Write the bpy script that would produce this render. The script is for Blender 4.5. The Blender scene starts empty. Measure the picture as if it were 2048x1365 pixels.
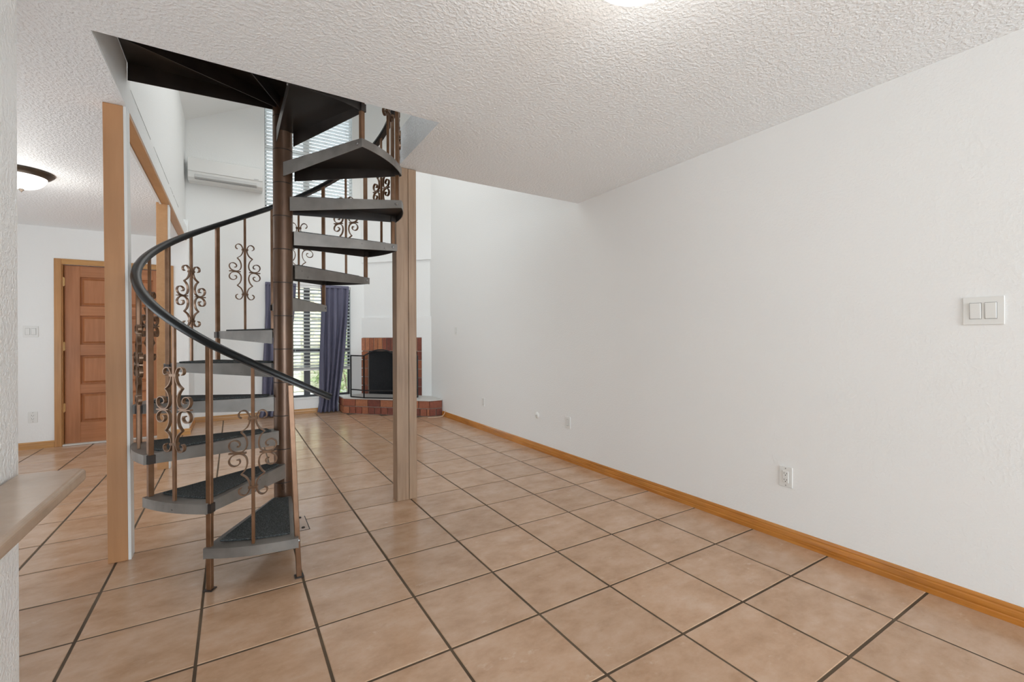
import bpy, bmesh, math, random
from mathutils import Vector, Matrix
random.seed(7)
S = bpy.context.scene
C = S.collection
PI = math.pi
R = math.radians

# ------------------------------------------------------------------ camera
CAM_Z = 1.1675
F_PX, YAW, ROLL, SHIFT = 901.13, -0.55492, -0.00415, -5.285
cr = Vector((math.cos(YAW), math.sin(YAW), 0)); cf = Vector((-math.sin(YAW), math.cos(YAW), 0)); cu = Vector((0, 0, 1))
cr2 = cr * math.cos(ROLL) + cu * math.sin(ROLL)
cu2 = cu * math.cos(ROLL) - cr * math.sin(ROLL)
cam_d = bpy.data.cameras.new('camera')
cam = bpy.data.objects.new('camera', cam_d); C.objects.link(cam)
cam_d.sensor_width = 36.0
cam_d.lens = F_PX / 2048 * 36
cam_d.shift_y = SHIFT / 2048
cam_d.clip_start = 0.02
m = Matrix((cr2, cu2, -cf)).transposed().to_4x4()
m.translation = Vector((0, 0, CAM_Z))
cam.matrix_world = m
S.camera = cam

# ------------------------------------------------------------------ world, lights, exposure
w = bpy.data.worlds.new('world'); S.world = w; w.use_nodes = True
bg = w.node_tree.nodes['Background']
bg.inputs[0].default_value = (0.74, 0.88, 1.0, 1)
bg.inputs[1].default_value = 4.0

def area(name, loc, target, sx, sy, power, col=(1, 1, 1)):
    d = bpy.data.lights.new(name, 'AREA'); d.shape = 'RECTANGLE'; d.size = sx; d.size_y = sy
    d.energy = power; d.color = col
    o = bpy.data.objects.new(name, d); C.objects.link(o); o.location = loc
    v = Vector(target) - Vector(loc)
    o.rotation_euler = v.to_track_quat('-Z', 'Y').to_euler()
    return o
sd = bpy.data.lights.new('sun', 'SUN'); sd.energy = 4.0; sd.angle = 0.02; sd.color = (1, 0.96, 0.9)
so_ = bpy.data.objects.new('sun', sd); C.objects.link(so_)
so_.rotation_euler = Vector((0.25, 0.75, -0.9)).to_track_quat('-Z', 'Y').to_euler()
COOL = (0.88, 0.955, 1.0)
area('rear_fill_light', (1.3, -5.85, 1.05), (0.9, 3.0, 2.2), 2.4, 1.9, 150, (0.80, 0.92, 1.0))  # added fill behind the camera, no patio door is known there
area('foyer_fill_light', (-3.0, 4.0, 1.0), (0, 4.4, 2.4), 2.8, 1.5, 43, (0.86, 0.94, 1.0))  # unseen fill added to brighten the entry, no window stands here
area('living_room_fill_light', (1.1, 5.4, 4.4), (1.1, 5.4, 0), 2.6, 3.0, 28, (0.97, 0.98, 0.965))  # added fill hanging in mid-air under the high ceiling, not a clerestory
area('loft_fill_light', (0.6, -0.6, 4.0), (0.6, 5, 3.2), 2.4, 1.6, 22, COOL)  # extra fill added up in the loft without any window
S.cycles.diffuse_bounces = 8
S.cycles.max_bounces = 14
S.view_settings.view_transform = 'Standard'
S.view_settings.look = 'None'
S.view_settings.gamma = 1
S.view_settings.use_curve_mapping = False
S.view_settings.exposure = 0.34

# ------------------------------------------------------------------ materials
def mat(name, col, rough=0.5, metal=0.0, spec=0.5):
    m = bpy.data.materials.new(name); m.use_nodes = True
    b = m.node_tree.nodes['Principled BSDF']
    b.inputs['Base Color'].default_value = (*col, 1); b.inputs['Roughness'].default_value = rough
    b.inputs['Metallic'].default_value = metal; b.inputs['Specular IOR Level'].default_value = spec
    return m
def nodes(m): return m.node_tree.nodes, m.node_tree.links, m.node_tree.nodes['Principled BSDF']
def add(n, t, **kw):
    x = n.new(t)
    for k, v in kw.items(): setattr(x, k, v)
    return x
def coords(m, kind='Object', scale=(1, 1, 1)):
    n, l, b = nodes(m)
    if kind == 'World':
        g = add(n, 'ShaderNodeNewGeometry'); out = g.outputs['Position']
    else:
        g = add(n, 'ShaderNodeTexCoord'); out = g.outputs[kind]
    mp = add(n, 'ShaderNodeMapping'); mp.inputs['Scale'].default_value = scale
    l.new(out, mp.inputs['Vector'])
    return mp
def noise(m, vec, scale, detail=3, rough=0.5):
    n, l, b = nodes(m)
    x = add(n, 'ShaderNodeTexNoise'); x.inputs['Scale'].default_value = scale
    x.inputs['Detail'].default_value = detail; x.inputs['Roughness'].default_value = rough
    l.new(vec, x.inputs['Vector']); return x
def ramp(m, fac, stops):
    n, l, b = nodes(m)
    r = add(n, 'ShaderNodeValToRGB'); e = r.color_ramp.elements
    while len(e) < len(stops): e.new(0.5)
    for i, (p, c) in enumerate(stops):
        e[i].position = p; e[i].color = (*c, 1) if len(c) == 3 else c
    l.new(fac, r.inputs['Fac']); return r
def bump(m, height, strength, dist):
    n, l, b = nodes(m)
    x = add(n, 'ShaderNodeBump'); x.inputs['Strength'].default_value = strength; x.inputs['Distance'].default_value = dist
    l.new(height, x.inputs['Height']); l.new(x.outputs['Normal'], b.inputs['Normal'])
def mixc(m, fac, a, b_, mode='MIX'):
    n, l, b = nodes(m)
    x = add(n, 'ShaderNodeMix', data_type='RGBA', blend_type=mode)
    for s, v in ((0, fac), (6, a), (7, b_)):
        if hasattr(v, 'is_linked') or hasattr(v, 'links'): l.new(v, x.inputs[s])
        elif isinstance(v, tuple): x.inputs[s].default_value = (*v, 1)
        else: x.inputs[s].default_value = v
    return x.outputs[2]

def plaster(name, col, scale, strength, dist, lo=0.45, hi=0.6, rough=0.55):
    m = mat(name, col, rough, 0, 0.3); n, l, b = nodes(m)
    mp = coords(m, 'World')
    t = noise(m, mp.outputs[0], scale, 2, 0.55)
    r = ramp(m, t.outputs['Fac'], [(lo, (0, 0, 0)), (hi, (1, 1, 1))])
    bump(m, r.outputs['Color'], strength, dist)
    return m
M = {}
M['wall'] = plaster('wall_paint', (0.855, 0.86, 0.85), 70, 0.22, 0.0022, 0.40, 0.68, 0.5)
M['wall_rough'] = plaster('wall_paint_knockdown', (0.84, 0.84, 0.83), 85, 0.5, 0.0025, 0.40, 0.62, 0.35)
M['ceiling'] = plaster('ceiling_paint', (0.915, 0.945, 0.965), 62, 0.6, 0.0035, 0.42, 0.62, 0.5)
M['white_trim'] = mat('white_trim_paint', (0.80, 0.80, 0.78), 0.35)
M['plastic'] = mat('white_plastic', (0.78, 0.78, 0.755), 0.3)
M['plastic_gap'] = mat('shadow_gap_plastic', (0.30, 0.30, 0.29), 0.5)
M['dark_slot'] = mat('dark_slot', (0.03, 0.03, 0.03), 0.6)

def wood(name, c1, c2, c3, axis='Z', rough=0.45, scale=7, speck=0.0, bmp=0.1):
    m = mat(name, c1, rough); n, l, b = nodes(m)
    sc = {'Z': (1, 1, 0.06), 'X': (0.06, 1, 1), 'Y': (1, 0.06, 1)}[axis]
    mp = coords(m, 'Object', sc)
    t = noise(m, mp.outputs[0], scale * 5, 5, 0.6)
    r = ramp(m, t.outputs['Fac'], [(0.3, c1), (0.52, c2), (0.75, c3)])
    big = noise(m, coords(m, 'Object', (1, 1, 0.5)).outputs[0], 3.0, 3)
    rb = ramp(m, big.outputs['Fac'], [(0.35, (0.86, 0.86, 0.88)), (0.7, (1.08, 1.06, 1.03))])
    col = mixc(m, 1.0, r.outputs['Color'], rb.outputs['Color'], 'MULTIPLY')
    l.new(col, b.inputs['Base Color'])
    bump(m, t.outputs['Fac'], bmp, 0.002)
    return m
M['post'] = wood('painted_post_wood', (0.435, 0.212, 0.09), (0.48, 0.24, 0.106), (0.52, 0.27, 0.127), 'Z', 0.45, 5)
M['post_gray'] = wood('weathered_post_wood', (0.26, 0.162, 0.098), (0.335, 0.219, 0.138), (0.39, 0.262, 0.172), 'Z', 0.5, 9, bmp=0.25)
M['beam'] = wood('beam_board_wood', (0.46, 0.24, 0.10), (0.50, 0.27, 0.12), (0.54, 0.30, 0.14), 'Y', 0.45, 5)
M['base_y'] = wood('baseboard_wood_y', (0.40, 0.145, 0.02), (0.52, 0.205, 0.035), (0.60, 0.27, 0.06), 'Y', 0.25, 8)
M['base_x'] = wood('baseboard_wood_x', (0.42, 0.20, 0.06), (0.52, 0.27, 0.09), (0.60, 0.33, 0.12), 'X', 0.3, 8)
M['casing'] = wood('door_casing_wood', (0.42, 0.20, 0.07), (0.50, 0.25, 0.09), (0.55, 0.29, 0.12), 'Z', 0.35, 7)
M['door'] = wood('door_wood', (0.37, 0.145, 0.055), (0.42, 0.17, 0.068), (0.47, 0.20, 0.085), 'Z', 0.4, 8)
M['door_rail'] = wood('door_rail_wood', (0.37, 0.145, 0.055), (0.42, 0.17, 0.068), (0.47, 0.20, 0.085), 'X', 0.4, 8)

# floor tile: each tile shifts its own pattern by Object Info random
def tile_mat():
    m = mat('floor_tile_glaze', (0.5, 0.35, 0.25), 0.3); n, l, b = nodes(m)
    oi = add(n, 'ShaderNodeObjectInfo'); g = add(n, 'ShaderNodeNewGeometry')
    mul = add(n, 'ShaderNodeMath', operation='MULTIPLY'); mul.inputs[1].default_value = 37.0
    l.new(oi.outputs['Random'], mul.inputs[0])
    cb = add(n, 'ShaderNodeCombineXYZ'); l.new(mul.outputs[0], cb.inputs[0]); l.new(mul.outputs[0], cb.inputs[2])
    va = add(n, 'ShaderNodeVectorMath', operation='ADD'); l.new(g.outputs['Position'], va.inputs[0]); l.new(cb.outputs[0], va.inputs[1])
    mp = add(n, 'ShaderNodeMapping'); mp.inputs['Scale'].default_value = (0.75, 1.15, 1); l.new(va.outputs[0], mp.inputs['Vector'])
    a = noise(m, mp.outputs[0], 6.5, 8, 0.68)
    r = ramp(m, a.outputs['Fac'], [(0.30, (0.41, 0.245, 0.145)), (0.5, (0.50, 0.322, 0.208)), (0.72, (0.565, 0.395, 0.285))])
    f = noise(m, mp.outputs[0], 30, 7, 0.72)
    rf = ramp(m, f.outputs['Fac'], [(0.55, (0, 0, 0)), (0.70, (1, 1, 1))])
    f2 = noise(m, mp.outputs[0], 9, 4, 0.6)
    rf2 = ramp(m, f2.outputs['Fac'], [(0.52, (0, 0, 0)), (0.68, (1, 1, 1))])
    mm = add(n, 'ShaderNodeMath', operation='MULTIPLY'); l.new(rf.outputs[0], mm.inputs[0]); l.new(rf2.outputs[0], mm.inputs[1])
    mm2 = add(n, 'ShaderNodeMath', operation='MULTIPLY'); l.new(mm.outputs[0], mm2.inputs[0]); mm2.inputs[1].default_value = 0.6
    c = mixc(m, mm2.outputs[0], r.outputs[0], (0.66, 0.53, 0.42))
    d = noise(m, mp.outputs[0], 14, 6, 0.7)
    rd = ramp(m, d.outputs['Fac'], [(0.60, (0, 0, 0)), (0.78, (0.5, 0.5, 0.5))])
    c = mixc(m, rd.outputs[0], c, (0.33, 0.19, 0.11))
    tint = add(n, 'ShaderNodeMapRange'); l.new(oi.outputs['Random'], tint.inputs[0]); tint.inputs[3].default_value = 0.94; tint.inputs[4].default_value = 1.06
    cc = add(n, 'ShaderNodeCombineColor')
    for i in range(3): l.new(tint.outputs[0], cc.inputs[i])
    c = mixc(m, 1.0, c, cc.outputs[0], 'MULTIPLY')
    l.new(c, b.inputs['Base Color'])
    rr = add(n, 'ShaderNodeMapRange'); l.new(f2.outputs['Fac'], rr.inputs[0]); rr.inputs[3].default_value = 0.15; rr.inputs[4].default_value = 0.28
    l.new(rr.outputs[0], b.inputs['Roughness'])
    bump(m, f.outputs['Fac'], 0.12, 0.002)
    return m
M['tile'] = tile_mat()
def grout_mat():
    m = mat('grout', (0.12, 0.085, 0.055), 0.8); n, l, b = nodes(m)
    t = noise(m, coords(m, 'World').outputs[0], 3.0, 4)
    r = ramp(m, t.outputs['Fac'], [(0.3, (0.060, 0.036, 0.017)), (0.7, (0.125, 0.085, 0.050))])
    l.new(r.outputs[0], b.inputs['Base Color']); return m
M['grout'] = grout_mat()

def painted_metal(name, c1, c2, rough, metal, scale=9, chips=None):
    m = mat(name, c1, rough, metal); n, l, b = nodes(m)
    v = coords(m, 'Object').outputs[0]
    t = noise(m, v, scale, 4)
    r = ramp(m, t.outputs['Fac'], [(0.35, c1), (0.65, c2)])
    col = r.outputs[0]
    if chips:
        t2 = noise(m, v, 34, 5, 0.7)
        r2 = ramp(m, t2.outputs['Fac'], [(0.66, (0, 0, 0)), (0.72, (1, 1, 1))])
        col = mixc(m, r2.outputs[0], col, chips)
    l.new(col, b.inputs['Base Color'])
    rr = add(n, 'ShaderNodeMapRange'); l.new(t.outputs['Fac'], rr.inputs[0]); rr.inputs[3].default_value = rough - 0.08; rr.inputs[4].default_value = rough + 0.1
    l.new(rr.outputs[0], b.inputs['Roughness'])
    return m
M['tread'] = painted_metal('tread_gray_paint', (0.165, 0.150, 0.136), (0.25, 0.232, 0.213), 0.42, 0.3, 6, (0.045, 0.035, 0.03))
M['tread_dark'] = painted_metal('tread_dark_brown', (0.026, 0.020, 0.017), (0.045, 0.036, 0.031), 0.38, 0.3, 6)  # dark brown on tread insides, undersides, top tread and landing
M['pole'] = painted_metal('pole_bronze_paint', (0.085, 0.045, 0.026), (0.125, 0.068, 0.040), 0.3, 0.45, 5)
M['pole_gap'] = mat('pole_seam', (0.015, 0.009, 0.006), 0.6)
M['baluster'] = painted_metal('baluster_bronze_paint', (0.155, 0.074, 0.034), (0.225, 0.120, 0.066), 0.33, 0.45, 12)
M['scroll'] = painted_metal('scroll_bronze_paint', (0.13, 0.068, 0.036), (0.21, 0.125, 0.075), 0.33, 0.5, 14)
M['rail'] = mat('black_vinyl_rail', (0.007, 0.0075, 0.008), 0.33, 0, 0.32)
M['bolt'] = mat('steel_bolt', (0.30, 0.29, 0.28), 0.35, 0.9)
M['bracket'] = mat('dark_bracket', (0.05, 0.04, 0.035), 0.45, 0.4)
def carpet_mat():
    m = mat('tread_carpet', (0.04, 0.05, 0.052), 0.95, 0, 0.1); n, l, b = nodes(m)
    v = coords(m, 'World').outputs[0]
    t = noise(m, v, 260, 2, 0.7)
    r = ramp(m, t.outputs['Fac'], [(0.35, (0.026, 0.028, 0.028)), (0.52, (0.062, 0.067, 0.067)), (0.70, (0.18, 0.19, 0.19))])
    l.new(r.outputs[0], b.inputs['Base Color']); bump(m, t.outputs['Fac'], 0.8, 0.004); return m
M['carpet'] = carpet_mat()

def brick_mat():
    m = mat('fired_brick', (0.3, 0.09, 0.05), 0.6); n, l, b = nodes(m)
    oi = add(n, 'ShaderNodeObjectInfo')
    r = ramp(m, oi.outputs['Random'], [(0.0, (0.165, 0.045, 0.03)), (0.35, (0.25, 0.07, 0.04)), (0.7, (0.33, 0.11, 0.055)), (1.0, (0.40, 0.16, 0.075))])
    t = noise(m, coords(m, 'World').outputs[0], 30, 5, 0.7)
    rt = ramp(m, t.outputs['Fac'], [(0.3, (0.72, 0.7, 0.7)), (0.7, (1.15, 1.12, 1.1))])
    c = mixc(m, 1.0, r.outputs[0], rt.outputs[0], 'MULTIPLY')
    l.new(c, b.inputs['Base Color']); bump(m, t.outputs['Fac'], 0.3, 0.003); return m
M['brick'] = brick_mat()
M['brick_pale'] = brick_mat(); M['brick_pale'].name = 'fired_brick_orange'
for nd in M['brick_pale'].node_tree.nodes:
    if nd.type == 'VALTORGB' and len(nd.color_ramp.elements) == 4:
        for e, c in zip(nd.color_ramp.elements, [(0.30, 0.10, 0.05), (0.42, 0.16, 0.07), (0.50, 0.21, 0.09), (0.46, 0.18, 0.10)]): e.color = (*c, 1)
M['mortar'] = plaster('brick_mortar', (0.36, 0.27, 0.22), 90, 0.4, 0.002)
M['hearth_slab'] = plaster('hearth_slab', (0.62, 0.60, 0.57), 120, 0.2, 0.001)
M['black'] = mat('black_iron', (0.012, 0.012, 0.013), 0.45, 0.3)
M['soot'] = plaster('sooty_firebrick', (0.015, 0.016, 0.018), 40, 0.4, 0.004)
def mesh_mat():
    m = mat('fire_screen_mesh', (0.012, 0.012, 0.013), 0.9, 0.0, 0.05); n, l, b = nodes(m)
    tr = add(n, 'ShaderNodeBsdfTransparent'); mx = add(n, 'ShaderNodeMixShader'); mx.inputs[0].default_value = 0.15
    l.new(tr.outputs[0], mx.inputs[1]); l.new(b.outputs[0], mx.inputs[2])
    l.new(mx.outputs[0], n['Material Output'].inputs[0]); return m
M['mesh'] = mesh_mat()
def glass_mat():
    m = mat('window_glass', (1, 1, 1), 0.02); n, l, b = nodes(m)
    tr = add(n, 'ShaderNodeBsdfTransparent'); gl = add(n, 'ShaderNodeBsdfGlossy'); gl.inputs['Roughness'].default_value = 0.02
    fr = add(n, 'ShaderNodeFresnel'); fr.inputs[0].default_value = 1.45
    mx = add(n, 'ShaderNodeMixShader'); l.new(fr.outputs[0], mx.inputs[0]); l.new(tr.outputs[0], mx.inputs[1]); l.new(gl.outputs[0], mx.inputs[2])
    l.new(mx.outputs[0], n['Material Output'].inputs[0]); return m
M['glass'] = glass_mat()
M['bronze_frame'] = mat('bronze_aluminium', (0.035, 0.033, 0.035), 0.4, 0.5)
def slat_mat():
    m = mat('blind_slat', (0.86, 0.87, 0.86), 0.45); n, l, b = nodes(m)
    tl = add(n, 'ShaderNodeBsdfTranslucent'); tl.inputs[0].default_value = (0.85, 0.88, 0.88, 1)
    mx = add(n, 'ShaderNodeMixShader'); mx.inputs[0].default_value = 0.35
    l.new(b.outputs[0], mx.inputs[1]); l.new(tl.outputs[0], mx.inputs[2]); l.new(mx.outputs[0], n['Material Output'].inputs[0]); return m
M['slat'] = slat_mat()
def cloth_mat():
    m = mat('slate_curtain_cloth', (0.13, 0.125, 0.21), 0.85, 0, 0.2); n, l, b = nodes(m)
    t = noise(m, coords(m, 'World', (1, 1, 0.4)).outputs[0], 6, 4)
    r = ramp(m, t.outputs['Fac'], [(0.3, (0.130, 0.130, 0.190)), (0.7, (0.165, 0.163, 0.228))])
    l.new(r.outputs[0], b.inputs['Base Color']); return m
M['cloth'] = cloth_mat()
M['brass'] = mat('brass', (0.75, 0.52, 0.25), 0.3, 0.9)
M['alu'] = mat('pale_threshold', (0.62, 0.60, 0.56), 0.4, 0.3)
M['lamp_rim'] = painted_metal('lamp_bronze', (0.045, 0.032, 0.022), (0.085, 0.06, 0.042), 0.35, 0.5, 10)
def glow(name, col, s):
    m = mat(name, (0.9, 0.9, 0.88), 0.3); b = m.node_tree.nodes['Principled BSDF']
    b.inputs['Emission Color'].default_value = (*col, 1); b.inputs['Emission Strength'].default_value = s; return m
M['lamp_glass'] = glow('lit_frosted_glass', (1.0, 0.965, 0.91), 0.85)
def counter_mat():
    m = mat('counter_laminate', (0.42, 0.34, 0.28), 0.25); n, l, b = nodes(m)
    t = noise(m, coords(m, 'World').outputs[0], 7, 6, 0.65)
    r = ramp(m, t.outputs['Fac'], [(0.3, (0.38, 0.27, 0.19)), (0.7, (0.48, 0.36, 0.27))])
    s = noise(m, coords(m, 'World', (1, 1, 1)).outputs[0], 60, 3, 0.7)
    rs = ramp(m, s.outputs['Fac'], [(0.70, (0, 0, 0)), (0.78, (0.6, 0.6, 0.6))])
    c = mixc(m, rs.outputs[0], r.outputs[0], (0.26, 0.19, 0.15))
    l.new(c, b.inputs['Base Color']); return m
M['counter'] = counter_mat()
M['ac'] = mat('conditioner_white_plastic', (0.74, 0.74, 0.725), 0.25)
M['ac_gray'] = mat('conditioner_gray_flap', (0.54, 0.54, 0.53), 0.35)
M['cable'] = mat('tan_cable', (0.62, 0.46, 0.34), 0.5)
def leaf_mat(name, c1, c2):
    m = mat(name, c1, 0.6); n, l, b = nodes(m)
    t = noise(m, coords(m, 'World').outputs[0], 9, 4)
    r = ramp(m, t.outputs['Fac'], [(0.3, c1), (0.7, c2)]); l.new(r.outputs[0], b.inputs['Base Color']); return m
M['leaf'] = leaf_mat('shrub_leaf', (0.10, 0.16, 0.04), (0.30, 0.34, 0.12))
def stone_mat():
    m = mat('garden_stone', (0.5, 0.45, 0.3), 0.85); n, l, b = nodes(m)
    oi = add(n, 'ShaderNodeObjectInfo')
    r = ramp(m, oi.outputs['Random'], [(0, (0.34, 0.32, 0.20)), (0.5, (0.50, 0.45, 0.30)), (1, (0.62, 0.55, 0.38))])
    t = noise(m, coords(m, 'World').outputs[0], 12, 5, 0.7)
    rt = ramp(m, t.outputs['Fac'], [(0.3, (0.7, 0.72, 0.65)), (0.7, (1.1, 1.1, 1.1))])
    l.new(mixc(m, 1.0, r.outputs[0], rt.outputs[0], 'MULTIPLY'), b.inputs['Base Color']); bump(m, t.outputs['Fac'], 0.5, 0.02); return m
M['stone'] = stone_mat()
M['stone_mortar'] = mat('garden_mortar', (0.42, 0.38, 0.28), 0.9)
M['paving'] = plaster('patio_concrete', (0.62, 0.60, 0.56), 20, 0.2, 0.004)

# ------------------------------------------------------------------ mesh helpers
class MB:
    def __init__(s): s.b = bmesh.new(); s.mi = 0; s.smooth = False
    def face(s, vs):
        f = s.b.faces.new(vs); f.material_index = s.mi; f.smooth = s.smooth; return f
    def box(s, x0, x1, y0, y1, z0, z1, T=None):
        P = [Vector((x, y, z)) for z in (z0, z1) for y in (y0, y1) for x in (x0, x1)]
        if T is not None: P = [T @ p for p in P]
        v = [s.b.verts.new(p) for p in P]
        for q in ((0, 2, 3, 1), (4, 5, 7, 6), (0, 1, 5, 4), (1, 3, 7, 5), (3, 2, 6, 7), (2, 0, 4, 6)): s.face([v[i] for i in q])
        return s
    def prism(s, pts, z0, z1, T=None):
        # pts counter-clockwise in xy; z0/z1 numbers or per-point lists
        n = len(pts)
        a0 = z0 if isinstance(z0, list) else [z0] * n; a1 = z1 if isinstance(z1, list) else [z1] * n
        lo = [Vector((p[0], p[1], a0[i])) for i, p in enumerate(pts)]; hi = [Vector((p[0], p[1], a1[i])) for i, p in enumerate(pts)]
        if T is not None: lo = [T @ p for p in lo]; hi = [T @ p for p in hi]
        lo = [s.b.verts.new(p) for p in lo]; hi = [s.b.verts.new(p) for p in hi]
        s.face(lo[::-1]); s.face(hi)
        for i in range(n): s.face([lo[i], lo[(i + 1) % n], hi[(i + 1) % n], hi[i]])
        return s
    def lathe(s, prof, cx=0, cy=0, n=32, T=None, cap=True):
        rings = []
        for r, z in prof:
            ring = []
            for k in range(n):
                a = 2 * PI * k / n; p = Vector((cx + r * math.cos(a), cy + r * math.sin(a), z))
                ring.append(s.b.verts.new(T @ p if T is not None else p))
            rings.append(ring)
        for a, b_ in zip(rings, rings[1:]):
            for k in range(n): s.face([a[k], a[(k + 1) % n], b_[(k + 1) % n], b_[k]])
        if cap:
            for f in (s.face(rings[0][::-1]), s.face(rings[-1])): f.smooth = False
        return s
    def sweep(s, path, frames, half, closed_ends=True):
        # path of Vectors, frames list of (u, v) unit vectors, half list of (a, b) or polygon offsets
        rings = []
        for p, (u, v) in zip(path, frames):
            rings.append([s.b.verts.new(p + u * a + v * c) for a, c in half])
        k = len(half)
        for A, B in zip(rings, rings[1:]):
            for i in range(k): s.face([A[i], A[(i + 1) % k], B[(i + 1) % k], B[i]])
        if closed_ends: s.face(rings[0][::-1]); s.face(rings[-1])
        return s
    def tube(s, path, r, n=8):
        fr = []
        for i, p in enumerate(path):
            t = (path[min(i + 1, len(path) - 1)] - path[max(i - 1, 0)]).normalized()
            u = t.cross(Vector((0.12, 0.31, 0.94))).normalized(); v = t.cross(u).normalized(); fr.append((u, v))
        return s.sweep(path, fr, [(r * math.cos(2 * PI * k / n), r * math.sin(2 * PI * k / n)) for k in range(n)])
    def mesh(s, name):
        bmesh.ops.recalc_face_normals(s.b, faces=s.b.faces)
        for e in s.b.edges:
            if len(e.link_faces) == 2 and (not all(f.smooth for f in e.link_faces) or e.calc_face_angle() > R(40)): e.smooth = False
        me = bpy.data.meshes.new(name); s.b.to_mesh(me); s.b.free(); return me
def link(name, me, parent=None):
    o = bpy.data.objects.new(name, me); C.objects.link(o)
    if parent is not None: o.parent = parent
    return o
def build(name, mb, mats, parent=None, bev=0.0, seg=1):
    me = mb.mesh(name)
    for x in (mats if isinstance(mats, (list, tuple)) else [mats]): me.materials.append(x)
    o = link(name, me, parent)
    if bev:
        md = o.modifiers.new('bevel', 'BEVEL'); md.width = bev; md.segments = seg; md.limit_method = 'ANGLE'; md.angle_limit = R(35)
    return o
def tag(o, label, cat=None, group=None, kind=None):
    o['label'] = label
    if cat: o['category'] = cat
    if group: o['group'] = group
    if kind: o['kind'] = kind
    return o
def thing(name, label, cat, loc=(0, 0, 0), rz=0, group=None):
    o = bpy.data.objects.new(name, None); C.objects.link(o); o.empty_display_size = 0.1
    o.location = loc; o.rotation_euler = (0, 0, rz)
    return tag(o, label, cat, group)
def struct(name, mb, mats, label, cat, parent=None):
    o = build(name, mb, mats, parent); o['kind'] = 'structure'; tag(o, label, cat); return o
def part_label(o, s): o['label'] = s; return o

# ------------------------------------------------------------------ main dimensions
XR = 2.70          # right wall
YB = 7.73          # back wall
YD = 6.82          # entry door wall
ZC = 2.405         # low ceiling
XH = -0.475        # face of the header
HX0, HX1, HY0, HY1 = XH, 1.01, 2.41, 3.20     # stair opening in the ceiling
XL = -3.2; YN = -6.0
def vault(x): return 4.23 + 0.5 * (x + 0.555)

# ------------------------------------------------------------------ setting: floor and tiles
floor = struct('floor', MB().box(XL, XR + 0.1, YN, YB + 0.1, -0.12, -0.0022), M['grout'], 'tiled floor with dark brown grout joints', 'floor')
TS = 0.406; GX, GY = -0.5239, 2.3755; GAP = 0.0046
def project(x, y, z=0):
    d = Vector((x, y, z)) - Vector((0, 0, CAM_Z)); zz = d.dot(cf)
    if zz < 0.05: return None
    return 1024 + F_PX * d.dot(cr2) / zz, 682.5 + SHIFT - F_PX * d.dot(cu2) / zz
def tile_mesh(sx, sy):
    b = MB(); e = 0.003
    P = [(-sx, -sy), (sx, -sy), (sx, sy), (-sx, sy)]
    lo = [b.b.verts.new((x, y, -0.010)) for x, y in P]; mid = [b.b.verts.new((x, y, -0.003)) for x, y in P]
    hi = [b.b.verts.new((x - math.copysign(e, x), y - math.copysign(e, y), 0)) for x, y in P]
    for A, B in ((lo, mid), (mid, hi)):
        for i in range(4): b.face([A[i], A[(i + 1) % 4], B[(i + 1) % 4], B[i]])
    b.face(hi)
    me = b.mesh('tile'); me.materials.append(M['tile']); return me
full_tile = tile_mesh(TS / 2 - GAP, TS / 2 - GAP)
rest = MB()
for i in range(-8, 9):
    for j in range(-21, 15):
        x0, x1 = GX + TS * i, GX + TS * (i + 1); y0, y1 = GY + TS * j, GY + TS * (j + 1)
        cx0, cx1, cy0, cy1 = max(x0, XL), min(x1, XR), max(y0, YN), min(y1, YB)
        if x1 < -0.47 and cy1 > YD: cy1 = min(cy1, YD + 0.02)
        if i == -1 and cy0 > YD - 0.01: continue
        if i == 0 and cy0 > YD - 0.01: cx0 = max(cx0, -0.455)
        if cx1 - cx0 < 0.03 or cy1 - cy0 < 0.03: continue
        mx, my = (cx0 + cx1) / 2, (cy0 + cy1) / 2
        if my + mx > 1.5 + 7.55 and my > 6.36 and mx > 1.5: continue          # under the hearth
        pts = [project(a, b_) for a, b_ in ((cx0, cy0), (cx1, cy0), (cx0, cy1), (cx1, cy1), (mx, my))]
        vis = any(p and 34 < p[0] < 2048 and p[1] < 1368 for p in pts) and not (mx < -0.75 and my < 2.0)
        hx, hy = (cx1 - cx0) / 2 - GAP, (cy1 - cy0) / 2 - GAP
        whole = abs(hx - full_tile.vertices[1].co.x) < 1e-3 and abs(hy - (TS / 2 - GAP)) < 1e-3
        if vis:
            o = link('tile', full_tile if whole else tile_mesh(hx, hy), floor)
            o.location = (mx + random.uniform(-0.0006, 0.0006), my + random.uniform(-0.0006, 0.0006), random.uniform(-0.0004, 0.0004))
        else:
            rest.box(mx - hx, mx + hx, my - hy, my + hy, -0.010, 0.0)
o = build('tile_field', rest, M['tile'], floor); o['kind'] = 'stuff'

# ------------------------------------------------------------------ setting: ceiling, walls
cb = MB()
cb.box(XL, XR, YN, HY0, ZC, 2.65)
cb.box(XL, -0.545, HY0, YD, ZC, 2.65)
cb.box(-0.545, XH - 0.001, HY0, 3.2, ZC, 2.55)
cb.box(HX1, XR, HY0, HY1, ZC, 2.65)
struct('ceiling', cb, M['ceiling'], 'low white textured ceiling with the square stair opening', 'ceiling')
vb = MB(); 
def vault_strip(b, x0, x1, y0, y1):
    P = [(x0, y0), (x1, y0), (x1, y1), (x0, y1)]
    b.prism(P, [vault(x) for x, y in P], [vault(x) + 0.12 for x, y in P])
vault_strip(vb, -0.75, XR + 0.1, YN, YB + 0.2)
struct('ceiling_vault', vb, M['wall'], 'high sloping white ceiling over the living room', 'ceiling')
struct('wall_right', MB().box(XR, XR + 0.12, YN, YB + 0.2, -0.1, 6.1), M['wall'], 'long blank white wall on the right', 'wall')

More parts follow.
